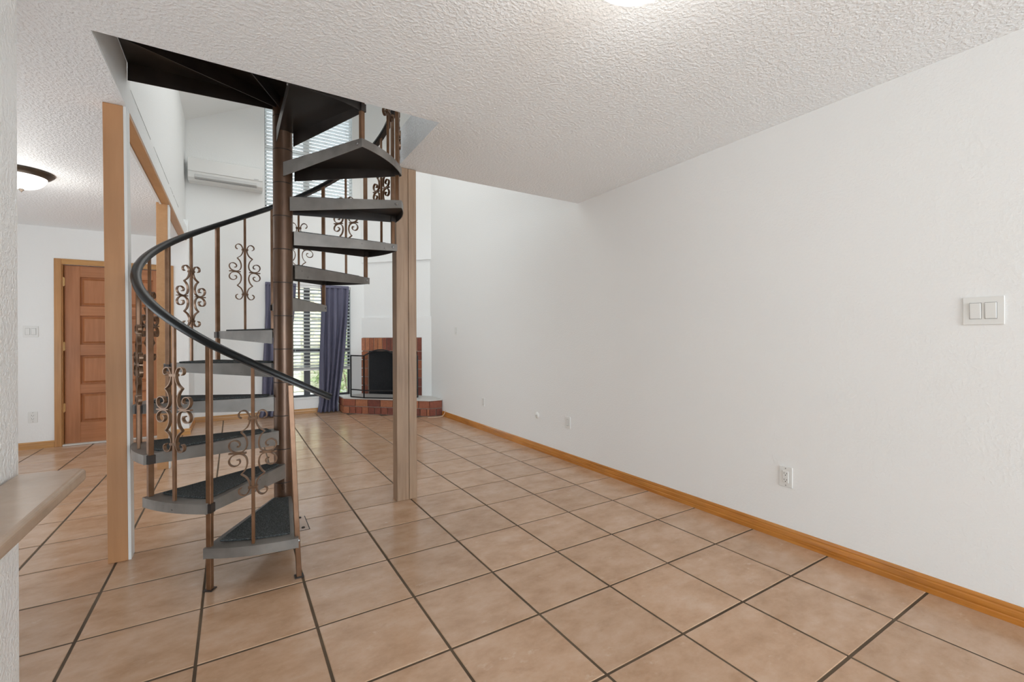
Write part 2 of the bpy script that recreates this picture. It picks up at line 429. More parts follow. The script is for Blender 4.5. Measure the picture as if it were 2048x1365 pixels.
WX0, WX1, LZ0, LZ1, UZ0, UZ1 = 0.42, 1.655, 0.25, 2.02, 3.16, 5.05
def holed(b, y0, y1, x0, x1, z0, z1, hole):
    hx0, hx1, hz0, hz1 = hole
    b.box(x0, hx0, y0, y1, z0, z1); b.box(hx1, x1, y0, y1, z0, z1)
    b.box(hx0, hx1, y0, y1, z0, hz0); b.box(hx0, hx1, y0, y1, hz1, z1)
wb = MB()
holed(wb, YB, YB + 0.14, -0.75, XR + 0.1, -0.1, 2.44, (WX0, WX1, LZ0, LZ1))
holed(wb, YB + 0.007, YB + 0.14, -0.75, XR + 0.1, 2.44, 6.1, (WX0, WX1 + 0.04, UZ0, UZ1))
struct('wall_back', wb, M['wall'], 'tall white back wall of the living room holding both windows', 'wall')
dw = MB()
DX0, DX1, DZ = -1.592, -0.672, 2.005
dw.box(XL, DX0, YD, YD + 0.13, -0.1, 2.65); dw.box(DX1, -0.462, YD, YD + 0.13, -0.1, 2.65); dw.box(DX0, DX1, YD, YD + 0.13, DZ, 2.65)
dw.box(DX0, DX1, YD + 0.10, YD + 0.13, 0, DZ)
struct('wall_entry', dw, M['wall'], 'white entry wall around the brown door', 'wall')
lw = MB()
lw.box(-0.70, -0.46, YD + 0.002, YB, -0.1, 2.44)
lw.box(-0.70, -0.555, YN, YB, 2.44, 4.24)
struct('wall_left', lw, M['wall'], 'white left wall of the tall living room above the header', 'wall')
hb = MB(); hb.box(-0.545, XH, HY0, YD + 0.001, ZC + 0.008, 2.548)
hb.box(-0.545, XH, HY0, 3.2, 2.548, 2.66)
struct('trim_1', hb, M['wall'], 'white header beam face running over the wooden posts', 'beam')
crk = MB(); yy = 3.22
while yy < 5.9:
    ll = random.uniform(0.03, 0.16); hh_ = random.uniform(0.0012, 0.0035)
    if random.random() < 0.75: crk.box(XH - 0.004, XH + 0.0007, yy, yy + ll, 2.5465 - hh_ + random.uniform(-0.003, 0.001), 2.5487)
    yy += ll
build('crack_line', crk, mat('plaster_crack', (0.30, 0.29, 0.27), 0.9), bpy.data.objects['trim_1'])
ob = MB(); ob.box(-0.54, XH - 0.002, 3.20, YD, ZC - 0.012, ZC + 0.010)
struct('trim_2', ob, M['beam'], 'orange wooden board under the white header beam', 'trim')
ob = MB(); ob.box(-0.556, -0.541, 3.20, YD, ZC - 0.016, ZC + 0.004)
struct('trim_3', ob, M['white_trim'], 'thin white strip along the edge of the orange beam board', 'trim')
kw = MB(); kw.box(-0.66, -0.511, YN, 1.80, -0.1, ZC + 0.01)
struct('wall_kitchen', kw, M['wall_rough'], 'near white textured wall end behind the counter', 'wall')
nb = MB(); holed(nb, YN - 0.12, YN, XL - 0.1, XR + 0.1, -0.1, 6.1, (0.1, 2.5, 0.05, 2.1))  # opening made up in this unseen wall to let sky light in
struct('wall_near', nb, M['wall'], 'white wall behind the viewpoint with a wide opening', 'wall')
fb = MB(); fb.box(XL - 0.12, XL, YN, YD + 0.1, -0.1, 2.65)
struct('wall_foyer', fb, M['wall'], 'far left white wall of the entry', 'wall')

# baseboards: moulded profile swept along a straight run
PROF = [(0, 0), (0.014, 0), (0.014, 0.022), (0.0115, 0.026), (0.0125, 0.034), (0.011, 0.050), (0.008, 0.056), (0.0085, 0.062), (0.005, 0.072), (0, 0.075)]
def board(name, p, q, nrm, m, label):
    b = MB(); nv = Vector(nrm).to_3d(); up = Vector((0, 0, 1))
    P = Vector((*p, 0)); Q = Vector((*q, 0))
    b.sweep([P, Q], [(nv, up)] * 2, PROF)
    return struct(name, b, m, label, 'baseboard')
board('baseboard_right', (XR, YN), (XR, 6.352), (-1, 0), M['base_y'], 'glossy orange wooden baseboard along the right wall')
board('baseboard_back', (-0.46, YB), (1.44, YB), (0, -1), M['base_x'], 'orange wooden baseboard under the lower window')
board('baseboard_left', (-0.46, YD + 0.002), (-0.46, YB - 0.015), (1, 0), M['base_y'], 'short wooden baseboard on the left living room wall')
board('baseboard_entry', (XL, YD), (DX0 - 0.066, YD), (0, -1), M['base_x'], 'orange wooden baseboard left of the front door')
board('baseboard_entry_end', (DX1 + 0.066, YD), (-0.446, YD), (0, -1), M['base_x'], 'short wooden baseboard piece right of the front door')

# ------------------------------------------------------------------ windows and blinds
def window(name, x0, x1, z0, z1, rails, label):
    root = bpy.data.objects.new(name, None); C.objects.link(root); root.location = ((x0 + x1) / 2, YB + 0.11, z0)
    root['kind'] = 'structure'; tag(root, label, 'window')
    ox, oy, oz = root.location
    def L(b, a0, a1, y0, y1, c0, c1): b.box(a0 - ox, a1 - ox, y0 - oy, y1 - oy, c0 - oz, c1 - oz); return b
    y0, y1 = YB + 0.085, YB + 0.125
    f = MB(); t = 0.032
    L(f, x0, x0 + t, y0, y1, z0, z1); L(f, x1 - t, x1, y0, y1, z0, z1); L(f, x0 + t, x1 - t, y0, y1, z0, z0 + t); L(f, x0 + t, x1 - t, y0, y1, z1 - t, z1)
    build('window_frame', f, M['bronze_frame'], root)
    xm = 1.005
    build('mullion', L(MB(), xm - 0.045, xm + 0.045, y0 - 0.004, y1, z0 + t, z1 - t), M['bronze_frame'], root)
    cuts = [z0 + t] + rails + [z1 - t]
    for zc in rails:
        for a, c in ((x0 + t, xm - 0.045), (xm + 0.045, x1 - t)):
            build('rail', L(MB(), a, c, y0, y1, zc - 0.022, zc + 0.022), M['bronze_frame'], root)
    for a, c in ((x0 + t, xm - 0.045), (xm + 0.045, x1 - t)):
        for zz0, zz1 in zip(cuts, cuts[1:]):
            build('pane', L(MB(), a, c, y0 + 0.018, y0 + 0.022, zz0 + 0.005, zz1 - 0.005), M['glass'], root)
    s = MB(); L(s, x0, x1, YB - 0.012, YB + 0.085, z0 - 0.02, z0 + 0.002)
    build('window_sill', s, M['white_trim'], root)
    return root
window('window_1', WX0, WX1, LZ0, LZ1, [0.993], 'lower living room window between slate curtains')
window('window_2', WX0, WX1 + 0.04, UZ0, UZ1, [4.10], 'upper living room window behind the staircase')

def blind(x0, x1, z_top, z_bot, tilt, label, stack=0):
    yb = YB + 0.032
    t = thing('window_blind', label, 'blind', ((x0 + x1) / 2, yb, z_top), 0, 'white window blinds')
    hw = (x1 - x0) / 2 - 0.002
    build('headrail', MB().box(-hw, hw, -0.028, 0.028, -0.045, -0.003), M['white_trim'], t, 0.003)
    P = 0.0548; T = Matrix.Rotation(tilt, 4, 'X')
    me = MB().box(-hw, hw, -0.025, 0.025, -0.0014, 0.0014, T).mesh('slat'); me.materials.append(M['slat'])
    z = -0.07
    while z_top + z > z_bot + 0.03 + stack * 0.004:
        o = link('slat', me, t); o.location = (0, 0, z); z -= P
    zb = z_bot - z_top
    for k in range(stack):
        flat = MB().box(-hw, hw, -0.025, 0.025, -0.0014, 0.0014).mesh('slat') if k == 0 else flat
        if k == 0: flat.materials.append(M['slat'])
        o = link('slat', flat, t); o.location = (0, 0, zb + 0.018 + 0.0042 * k)
    build('bottom_rail', MB().box(-hw, hw, -0.025, 0.025, zb - 0.004, zb + 0.014), M['white_trim'], t, 0.003)
    for u in (-hw + 0.10, -hw * 0.34, hw * 0.34, hw - 0.10):
        for y in (-0.0275, 0.0275):
            build('ladder_cord', MB().box(u - 0.0012, u + 0.0012, y - 0.0008, y + 0.0008, zb, -0.02), M['white_trim'], t)
    return t
blind(WX0 + 0.004, WX1 - 0.004, LZ1, 0.675, R(-24), 'lower white slatted blind half raised between the two curtains', 8)
blind(WX0 + 0.004, WX1 + 0.036, UZ1, UZ0 + 0.01, R(-48), 'upper white slatted blind seen behind the dark stair treads')

# ------------------------------------------------------------------ curtains
def curtain(label, top, bot, folds, ph):
    # top/bot: (x0, x1) at z 2.02 and floor
    nU, nV = 72, 40
    b = MB(); b.smooth = True
    g = []
    for j in range(nV + 1):
        v = j / nV; z = 2.02 - v * 2.005
        e = v ** 1.7
        xa = top[0] + (bot[0] - top[0]) * e; xb = top[1] + (bot[1] - top[1]) * e
        if v > 0.93: xa -= 0.04 * (v - 0.93) / 0.07; xb += 0.025 * (v - 0.93) / 0.07
        row = []
        for i in range(nU + 1):
            u = i / nU
            amp = 0.017 + 0.016 * min(1, v * 3) + 0.010 * v
            y = YB - 0.062 - 0.012 * v + amp * math.sin(u * folds * 2 * PI + ph + 0.8 * math.sin(3 * v + u * 4)) + 0.006 * math.sin(u * folds * 4.7 * PI + 2 * v)
            if v > 0.93: y -= 0.05 * (v - 0.93) / 0.07
            y = min(y, YB - 0.02)
            x = xa + (xb - xa) * u + 0.008 * math.sin(v * 7 + u * 9)
            row.append(b.b.verts.new((x, y, z)))
        g.append(row)
    for j in range(nV):
        for i in range(nU): b.face([g[j][i], g[j][i + 1], g[j + 1][i + 1], g[j + 1][i]])
    ox = (bot[0] + bot[1]) / 2
    t = thing('curtain', label, 'curtain', (ox, YB - 0.07, 0), 0, 'slate curtains at the lower window')
    bmesh.ops.translate(b.b, verts=b.b.verts, vec=(-ox, -(YB - 0.07), 0))
    o = build('fabric', b, M['cloth'], t)
    md = o.modifiers.new('thick', 'SOLIDIFY'); md.thickness = 0.003; md.offset = 0
    h = MB(); h.box(top[0] - ox, top[1] - ox, -0.012, 0.03, 1.985, 2.028)
    build('header_tape', h, M['cloth'], t, 0.006)
    return t
curtain('slate blue curtain right of the lower window with its hem swept left', (1.19, 1.615), (1.16, 1.415), 5, 0.4)
curtain('slate blue curtain left of the lower window mostly behind the stair pole', (0.415, 0.83), (0.36, 0.60), 4.5, 2.0)

# ------------------------------------------------------------------ front door
door = bpy.data.objects.new('door_1', None); C.objects.link(door); door.location = (DX0, YD, 0)
door['kind'] = 'structure'; tag(door, 'reddish brown wooden front door with four wide panels', 'door')
WD = DX1 - DX0
def db(a0, a1, y0, y1, c0, c1): return MB().box(a0, a1, y0, y1, c0, c1)
zs = [(0.245, 0.568), (0.672, 0.995), (1.118, 1.442), (1.552, 1.876)]
st = 0.138
for a0, a1 in ((0.008, st), (WD - st, WD - 0.008)): build('stile', db(a0, a1, 0.03, 0.07, 0.018, DZ - 0.005), M['door'], door, 0.002)
edges = [0.018] + [z for p in zs for z in p] + [DZ - 0.005]
for k in range(0, len(edges), 2): build('rail', db(st, WD - st, 0.03, 0.07, edges[k], edges[k + 1]), M['door_rail'], door, 0.002)
for z0, z1 in zs:
    p = MB()
    # raised panel: bevelled field
    A = [(st, z0), (WD - st, z0), (WD - st, z1), (st, z1)]
    def ring(d, y): return [p.b.verts.new((x + (d if x < WD / 2 else -d), y, z + (d if z < (z0 + z1) / 2 else -d))) for x, z in A]
    r0, r1, r2, r3 = ring(0, 0.031), ring(0.006, 0.053), ring(0.014, 0.053), ring(0.034, 0.037)
    for a, c in ((r0, r1), (r1, r2), (r2, r3)):
        for i in range(4): p.face([a[i], a[(i + 1) % 4], c[(i + 1) % 4], c[i]])
    p.face(r3)
    build('panel', p, M['door'], door)
for z in (0.42, 1.10, 1.815):
    hg = MB(); hg.box(-0.006, 0.016, 0.022, 0.03, z - 0.045, z + 0.045); hg.lathe([(0.008, z - 0.05), (0.008, z + 0.05)], 0.003, 0.02, 10)
    build('hinge', hg, M['brass'], door)
kb = MB(); kb.smooth = True; Tk = Matrix.Translation((WD - 0.07, 0.03, 0.95)) @ Matrix.Rotation(PI / 2, 4, 'X')
kb.lathe([(0.03, 0), (0.03, 0.006), (0.012, 0.01), (0.012, 0.03), (0.024, 0.04), (0.029, 0.055), (0.02, 0.068), (0.004, 0.071)], 0, 0, 16, Tk)
build('door_knob', kb, M['brass'], door)
build('threshold', db(0, WD, -0.02, 0.09, 0.0005, 0.018), M['alu'], door, 0.003)
cs = MB()
for a0, a1, c0, c1 in ((-0.064, -0.004, 0, DZ + 0.06), (WD + 0.004, WD + 0.064, 0, DZ + 0.06)): cs.box(a0, a1, -0.016, 0.0, c0, c1)
for a in (-0.004, WD - 0.004): cs.box(a, a + 0.008, -0.010, 0.09, 0, DZ)
build('door_casing', cs, M['casing'], door, 0.003)
build('head_casing', db(-0.004, WD + 0.004, -0.016, 0.0, DZ, DZ + 0.06), M['base_x'], door, 0.003)

# ------------------------------------------------------------------ posts
def post(label, x0, x1, y0, y1, m, white=True, split=None):
    t = thing('wooden_post', label, 'post', ((x0 + x1) / 2, (y0 + y1) / 2, 0))
    hx, hy = (x1 - x0) / 2, (y1 - y0) / 2
    if split:
        s = split - (x0 + x1) / 2
        build('timber', MB().box(-hx, s - 0.0012, -hy, hy, 0, ZC - 0.0005), m, t, 0.004, 2)
        build('timber', MB().box(s + 0.0012, hx, -hy + 0.002, hy, 0, ZC - 0.0005), m, t, 0.004, 2)
    else:
        build('timber', MB().box(-hx, hx - 0.004 if white else hx, -hy, hy, 0, ZC - 0.0005), m, t, 0.003, 2)
    if white:
        o = build('side_board', MB().box(hx - 0.004, hx + 0.008, -hy + 0.006, hy, 0, ZC - 0.001), M['white_trim'], t)
        part_label(o, 'white painted board on the stair side of the post')
    return t
post_near = post('orange brown wooden post nearest the counter, left of the stair', -0.556, -0.470, 3.10, 3.20, M['post'])
post_near.rotation_euler.y = -0.006
post('far orange wooden post under the header in front of the door', -0.580, -0.494, 5.11, 5.20, M['beam'])
post('weathered tan wooden post right of the staircase under the ceiling corner', 0.997, 1.147, 3.175, 3.275, M['post_gray'], False, 1.086)

# ------------------------------------------------------------------ spiral staircase
SC = Vector((0.268, 3.127, 0)); RISE = 0.2043; RT = 0.727; RB = 0.699
def rail_ang(k): return -90 - 31.2 * (k - 1) if k < 2 else -121.2 - 29.55 * (k - 2)
def desc(k): return -421.0 if k == 12 else rail_ang(k)
ASC = {11: -423.5, 12: -452.5}
def asc(k): return ASC.get(k, rail_ang(k + 1) - 1.0)
def rail_z(k): return 0.748 + 0.2015 * k            # k real: position along the flight
stair = thing('spiral_staircase', 'dark metal spiral staircase with bronze scroll balusters and black handrail', 'staircase', SC)
bp = MB().box(-0.127, 0.127, -0.112, 0.120, -0.002, 0.004)
part_label(build('base_plate', bp, mat('base_plate_paint', (0.54, 0.42, 0.35), 0.5), stair), 'pale square floor plate with bolts')
bo = MB().box(-0.133, 0.133, -0.118, 0.126, -0.003, 0.0008); build('plate_joint', bo, M['pole_gap'], stair)
for sx in (-0.098, 0.098):
    for y in (-0.085, 0.093): build('anchor_bolt', MB().lathe([(0.010, 0.004), (0.010, 0.009), (0.006, 0.012)], sx, y, 8), M['bracket'], stair)
b = MB(); b.smooth = True; b.lathe([(0.052, 0.004), (0.052, 3.95)], 0, 0, 36)
build('pole', b, M['pole_gap'], stair)
zz = 0.006; k = 0
for k in range(19):
    z0 = max(0.006, (k - 0.58) * RISE + 0.003); z1 = (k + 0.42) * RISE - 0.002
    if z1 <= z0: continue
    b = MB(); b.smooth = True
    rr = 0.0555
    b.lathe([(rr, z0), (rr, z1)], 0, 0, 40)
    build('pole_sleeve', b, M['pole'], stair)

def tread_pts(k, r_out, inset=0.0, hw=0.050, r_in=0.045, da=0.0):
    a0, a1 = R(asc(k) + da), R(desc(k) - da); c = (a0 + a1) / 2
    cdir = Vector((math.cos(c), math.sin(c), 0)); pd = Vector((-math.sin(c), math.cos(c), 0))
    inner_d = cdir * r_in + pd * (hw - inset); inner_a = cdir * r_in - pd * (hw - inset)
    arc = [Vector((r_out * math.cos(a0 + (a1 - a0) * i / 10), r_out * math.sin(a0 + (a1 - a0) * i / 10), 0)) for i in range(11)]
    return inner_a, arc, inner_d
def tread(k):
    z = k * RISE
    ia, arc, idd = tread_pts(k, RT if k < 12 else 0.705)
    pts = [ia] + arc + [idd]
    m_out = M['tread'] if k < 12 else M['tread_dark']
    b = MB(); th = 0.005
    n = len(pts)
    b.prism([(p.x, p.y) for p in pts], z - th, z)
    # aprons: two tapered sides and the curved outer band; inside faces brown
    c = sum(pts, Vector()) / n
    def apron(P, Q, dP, dQ, t=0.004):
        e = (Q - P).normalized(); nn = Vector((e.y, -e.x, 0))
        if nn.dot(c - P) < 0: nn = -nn
        quad = [P, Q, Q + nn * t, P + nn * t]
        b.mi = 0
        zt = z - th + 0.0005
        lo = [z - dP, z - dQ, z - dQ, z - dP]
        V0 = [b.b.verts.new((p.x, p.y, l)) for p, l in zip(quad, lo)]; V1 = [b.b.verts.new((p.x, p.y, zt)) for p in quad]
        b.face([V0[0], V0[1], V1[1], V1[0]]); b.face(V0[::-1]); b.face([V0[1], V0[2], V1[2], V1[1]]); b.face([V0[3], V0[0], V1[0], V1[3]])
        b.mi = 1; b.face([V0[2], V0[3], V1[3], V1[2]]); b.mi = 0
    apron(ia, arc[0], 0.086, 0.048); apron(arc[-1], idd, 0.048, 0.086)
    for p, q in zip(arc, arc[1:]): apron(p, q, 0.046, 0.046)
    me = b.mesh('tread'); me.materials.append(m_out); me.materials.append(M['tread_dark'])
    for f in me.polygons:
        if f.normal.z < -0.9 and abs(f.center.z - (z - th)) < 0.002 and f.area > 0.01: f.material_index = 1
    t = link('tread', me, stair)
    # carpet pad
    if k < 12:
        a0, a1 = R(asc(k) + 2.6), R(desc(k) - 2.6); cc = (a0 + a1) / 2
        cd = Vector((math.cos(cc), math.sin(cc), 0)); pd = Vector((-math.sin(cc), math.cos(cc), 0))
        pp = [cd * 0.085 - pd * 0.040] + [Vector((0.657 * math.cos(a0 + (a1 - a0) * i / 8), 0.657 * math.sin(a0 + (a1 - a0) * i / 8), 0)) for i in range(9)] + [cd * 0.085 + pd * 0.040]
        cpt = build('carpet_pad', MB().prism([(p.x, p.y) for p in pp], z + 0.0003, z + 0.010), M['carpet'], t, 0.003)
        part_label(cpt, 'dark green gray carpet pad')
    # bolts with brackets at both outer corners
    for ang, da in ((asc(k), 2.0), (desc(k), -2.0)):
        a = R(ang); rad = Vector((math.cos(a), math.sin(a), 0)); tg = Vector((-math.sin(a), math.cos(a), 0)) * (-1 if da > 0 else 1)
        P = rad * (0.695 if k < 12 else 0.66); P.z = z - 0.024
        fr = Matrix((rad, Vector((0, 0, 1)), tg)).transposed().to_4x4(); fr.translation = P
        bb = MB(); bb.lathe([(0.0085, 0.001), (0.0085, 0.006), (0.005, 0.009)], 0, 0, 8, fr)
        build('bolt', bb, M['bolt'], t)
    return t
for k in range(1, 13): tread(k)

# landing pan with ribs, tucked into the opening
LZ = 13 * RISE
x0, x1, y0, y1 = HX0 - SC.x, 0.055, HY0 - SC.y, 0.001
lb = MB()
lb.prism([(x0 + 0.002, y0 + 0.002), (x1, y0 + 0.002), (x1, y1), (x0 + 0.002, y1)], LZ - 0.006, LZ)
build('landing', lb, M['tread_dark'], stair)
def rib(p, q, dp, dq, name='landing_rib'):
    P, Q = Vector((*p, 0)), Vector((*q, 0)); e = (Q - P).normalized(); nn = Vector((-e.y, e.x, 0)) * 0.0025
    pts = [P - nn, Q - nn, Q + nn, P + nn]
    b = MB().prism([(v.x, v.y) for v in pts], [LZ - dp, LZ - dq, LZ - dq, LZ - dp], LZ - 0.006)
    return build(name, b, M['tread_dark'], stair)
rib((-0.05, y1 - 0.004), (x0 + 0.003, y1 - 0.004), 0.075, 0.10, 'landing_apron')
rib((-0.04, -0.04), (x0 + 0.003, -0.435), 0.075, 0.095)
rib((-0.02, -0.05), (-0.33, y0 + 0.003), 0.075, 0.095)
rib((x1, -0.03), (x1, y0 + 0.003), 0.08, 0.08, 'landing_apron')

# balusters
def bar(b, P, Q, half, ang):
    u = Vector((math.cos(ang), math.sin(ang), 0)); v = Vector((-math.sin(ang), math.cos(ang), 0))
    b.sweep([P, Q], [(u, v)] * 2, [(-half, -half), (half, -half), (half, half), (-half, half)])
def on_r(ang, z, r): a = R(ang); return Vector((r * math.cos(a), r * math.sin(a), z))
for k in [q for q in range(0, 15) if q != 12]:
    ang = -421.5 if k == 11 else rail_ang(k + 1)
    zt = min(rail_z(k + 1), 3.9) - 0.005
    P = on_r(ang, k * RISE if k > 1 else 0.0, RB); Q = on_r(ang, zt, RB)
    if k == 0:
        P = Vector((0.273, 2.437, 0)) - SC; Q = Vector((0.238, 2.442, zt)) - SC
    if k >= 12: P.z = LZ if k > 12 else 12 * RISE
    b = MB(); bar(b, P, Q, 0.0115, R(ang))
    o = build('baluster', b, M['baluster'], stair, 0.002)
    if k < 13 and k > 0:
        br = MB(); a = R(ang); T = Matrix.Translation(on_r(ang, (k + 1) * RISE - 0.025, RB + 0.0)) @ Matrix.Rotation(a, 4, 'Z')
        br.box(-0.016, 0.016, -0.016, 0.016, -0.022, 0.020, T)
        build('bracket', br, M['bracket'], o)
    if k < 2:
        T = Matrix.Translation(P) @ Matrix.Rotation(R(ang), 4, 'Z')
        build('foot', MB().box(-0.020, 0.020, -0.020, 0.020, 0.0005, 0.006, T), M['bracket'], o)

# scroll ornament in (u, v) plane, metres
K = 0.3907e-3
def cat(pts, n=5):
    P = [Vector(p) for p in pts]; out = []
    for i in range(len(P) - 1):
        p0 = P[max(i - 1, 0)]; p1 = P[i]; p2 = P[i + 1]; p3 = P[min(i + 2, len(P) - 1)]
        for s in range(n):
            t = s / n
            out.append(0.5 * ((2 * p1) + (-p0 + p2) * t + (2 * p0 - 5 * p1 + 4 * p2 - p3) * t * t + (-p0 + 3 * p1 - 3 * p2 + p3) * t ** 3))
    out.append(P[-1]); return out
CURVES = [
    [(32, 400), (42, 455), (72, 500), (112, 508), (148, 480), (150, 438), (122, 416)],
    [(32, 405), (42, 350), (72, 296), (128, 252)],
    [(128, 252), (88, 208), (66, 150), (64, 92), (82, 42), (120, 14), (170, 10), (226, 32), (256, 84), (244, 132), (204, 154), (160, 142), (138, 108), (150, 78), (172, 80)],
]
def strap(b, pts, wid=0.0078, th=0.0024):
    path = [Vector((p.x * K, 0, p.y * K)) for p in pts]; fr = []
    for i in range(len(path)):
        t = (path[min(i + 1, len(path) - 1)] - path[max(i - 1, 0)]).normalized()
        fr.append((Vector((0, 1, 0)), Vector((-t.z, 0, t.x))))
    b.sweep(path, fr, [(-wid, -th), (wid, -th), (wid, th), (-wid, th)])
sm = MB()
for c in CURVES:
    for su in (1, -1):
        for sv in (1, -1):
            strap(sm, cat([(su * x, sv * y) for x, y in c], 3))
for su in (1, -1):
    T = Matrix.Translation((su * 166 * K, 0, 0)); sm.box(-92 * K, 92 * K, -0.008, 0.008, -0.0035, 0.0035, T)
for sv in (1, -1):
    T = Matrix.Translation((0, 0, sv * 415 * K)); sm.box(-50 * K, 50 * K, -0.010, 0.010, -0.006, 0.006, T)
scroll_me = sm.mesh('scroll'); scroll_me.materials.append(M['scroll'])
for k in range(1, 14):
    ang = (rail_ang(k) + rail_ang(k + 1)) / 2
    rz = rail_z(k + 0.5)
    zb = k * RISE if k < 13 else LZ
    b = MB(); bar(b, on_r(ang, zb, RB), on_r(ang, rz - 0.004, RB), 0.0068, R(ang))
    o = build('thin_baluster', b, M['baluster'], stair, 0.0012)
    s = link('scroll', scroll_me, o)
    s.location = on_r(ang, k * RISE + 0.43, RB); s.rotation_euler = (0, 0, R(ang) + PI / 2)

# handrail: moulded section swept along the helix
path, frames = [], []
k = 0.60
sec = [(-0.020, -0.012), (-0.012, -0.014), (0.012, -0.014), (0.020, -0.012), (0.023, -0.002), (0.020, 0.008), (0.011, 0.014), (-0.011, 0.014), (-0.020, 0.008), (-0.023, -0.002)]
while k <= 14.6:
    ang = rail_ang(k); z = rail_z(k) + 0.006
    path.append(on_r(ang, z, RB + 0.004)); k += 0.06
for i, p in enumerate(path):
    t = (path[min(i + 1, len(path) - 1)] - path[max(i - 1, 0)]).normalized()
    u = Vector((p.x, p.y, 0)).normalized(); v = t.cross(u).normalized()
    if v.z < 0: v = -v
    frames.append((u, v))
b = MB(); b.smooth = True; b.sweep(path, frames, sec)
o = build('handrail', b, M['rail'], stair)
strip = MB(); strip.sweep([p + f[1] * -0.016 for p, f in zip(path, frames)], frames, [(-0.016, -0.003), (0.016, -0.003), (0.016, 0.003), (-0.016, 0.003)])
build('rail_band', strip, M['bracket'], stair)

# ------------------------------------------------------------------ fireplace
A = Vector((1.833, YB, 0)); Bp = Vector((XR, 6.80, 0))
ed = (Bp - A).normalized(); nd = Vector((ed.y, -ed.x, 0))        # nd points into the room
if nd.y > 0: nd = -nd
LEN = (Bp - A).length
FT = Matrix((ed, -nd, Vector((0, 0, 1)))).transposed().to_4x4(); FT.translation = A   # local: x along wall, y into wall, z up
ch = MB()
OS0, OS1, OZ1, HZ = 0.118, 1.015, 0.965, 0.252
ch.prism([(A.x, A.y), (Bp.x, Bp.y), (XR, YB)], 2.44, 6.1)
# lower thicker part with the fireplace opening, leaving a brick sized recess
A2 = A + nd * 0.02 - ed * 0.03
ch.box(-0.03, LEN + 0.02, 0.0, 0.10, 1.19, 1.525, FT)
ch.box(LEN - 0.170, LEN + 0.03, 0.0, 0.10, HZ, 1.19, FT)
ch.box(-0.03, -0.014, 0.0, 0.10, HZ, 1.19, FT)
ch.box(0.0, LEN, 0.03, 0.12, 1.525, 2.44, FT)
chim = struct('wall_chimney', ch, M['wall'], 'white diagonal chimney wall in the far corner above the fireplace', 'wall')
fp = thing('fireplace', 'corner brick fireplace with raised red brick hearth and black firebox', 'fireplace', (2.0, 7.0, 0))
FO = Matrix.Translation(-Vector((2.0, 7.0, 0)))
BX1 = LEN - 0.172
# mortar backing around the opening
mb_ = MB()
mb_.box(-0.012, BX1, 0.012, 0.05, OZ1, 1.19, FO @ FT); mb_.box(-0.012, OS0, 0.012, 0.05, HZ, OZ1, FO @ FT); mb_.box(OS1, BX1, 0.012, 0.05, HZ, OZ1, FO @ FT)
build('mortar_bed', mb_, M['mortar'], fp)
def brick(T, sx, sy, sz, m):
    b = MB().box(-sx / 2, sx / 2, -sy / 2, sy / 2, -sz / 2, sz / 2)
    me = b.mesh('brick'); me.materials.append(m)
    o = link('brick', me, fp); o.matrix_local = T
    md = o.modifiers.new('bevel', 'BEVEL'); md.width = 0.004; md.segments = 1
    return o
g = 0.012
n = 14; wv = (BX1 + 0.012) / n
for i in range(n):      # soldier course over the opening
    T = FO @ FT @ Matrix.Translation((-0.012 + wv * (i + 0.5), 0.016 + random.uniform(-0.002, 0.002), (OZ1 + 1.187) / 2 + 0.002))
    brick(T, wv - g, 0.036, 1.187 - OZ1 - g, M['brick_pale'] if i < 5 else M['brick'])
for s0, s1, mm in ((-0.012, OS0, M['brick_pale']), (OS1, BX1, M['brick'])):
    rows = 5; hh = (OZ1 - HZ) / rows
    for j in range(rows):
        T = FO @ FT @ Matrix.Translation(((s0 + s1) / 2, 0.016 + random.uniform(-0.002, 0.002), HZ + hh * (j + 0.5)))
        brick(T, s1 - s0 - g, 0.036, hh - g, mm if j > 2 else M['brick'])
fbx = MB()      # firebox: five inner faces with thickness
for P0, P1 in (((OS0 - 0.004, 0.03), (0.43, 0.31)), ((0.43, 0.31), (0.82, 0.31)), ((0.82, 0.31), (OS1 + 0.004, 0.03))):
    e2 = (Vector(P1) - Vector(P0)).normalized(); q2 = Vector((-e2.y, e2.x)) * 0.02
    ring_ = [Vector(P0), Vector(P1), Vector(P1) + q2, Vector(P0) + q2]
    fbx.prism([(p.x, p.y) for p in ring_], HZ, OZ1 + 0.02, FO @ FT)
trap = [(OS0 - 0.004, 0.03), (OS1 + 0.004, 0.03), (0.82, 0.31), (0.43, 0.31)]
fbx.prism(trap, OZ1 - 0.004, OZ1 + 0.02, FO @ FT); fbx.prism(trap, HZ - 0.012, HZ + 0.004, FO @ FT)
build('firebox', fbx, M['soot'], fp)
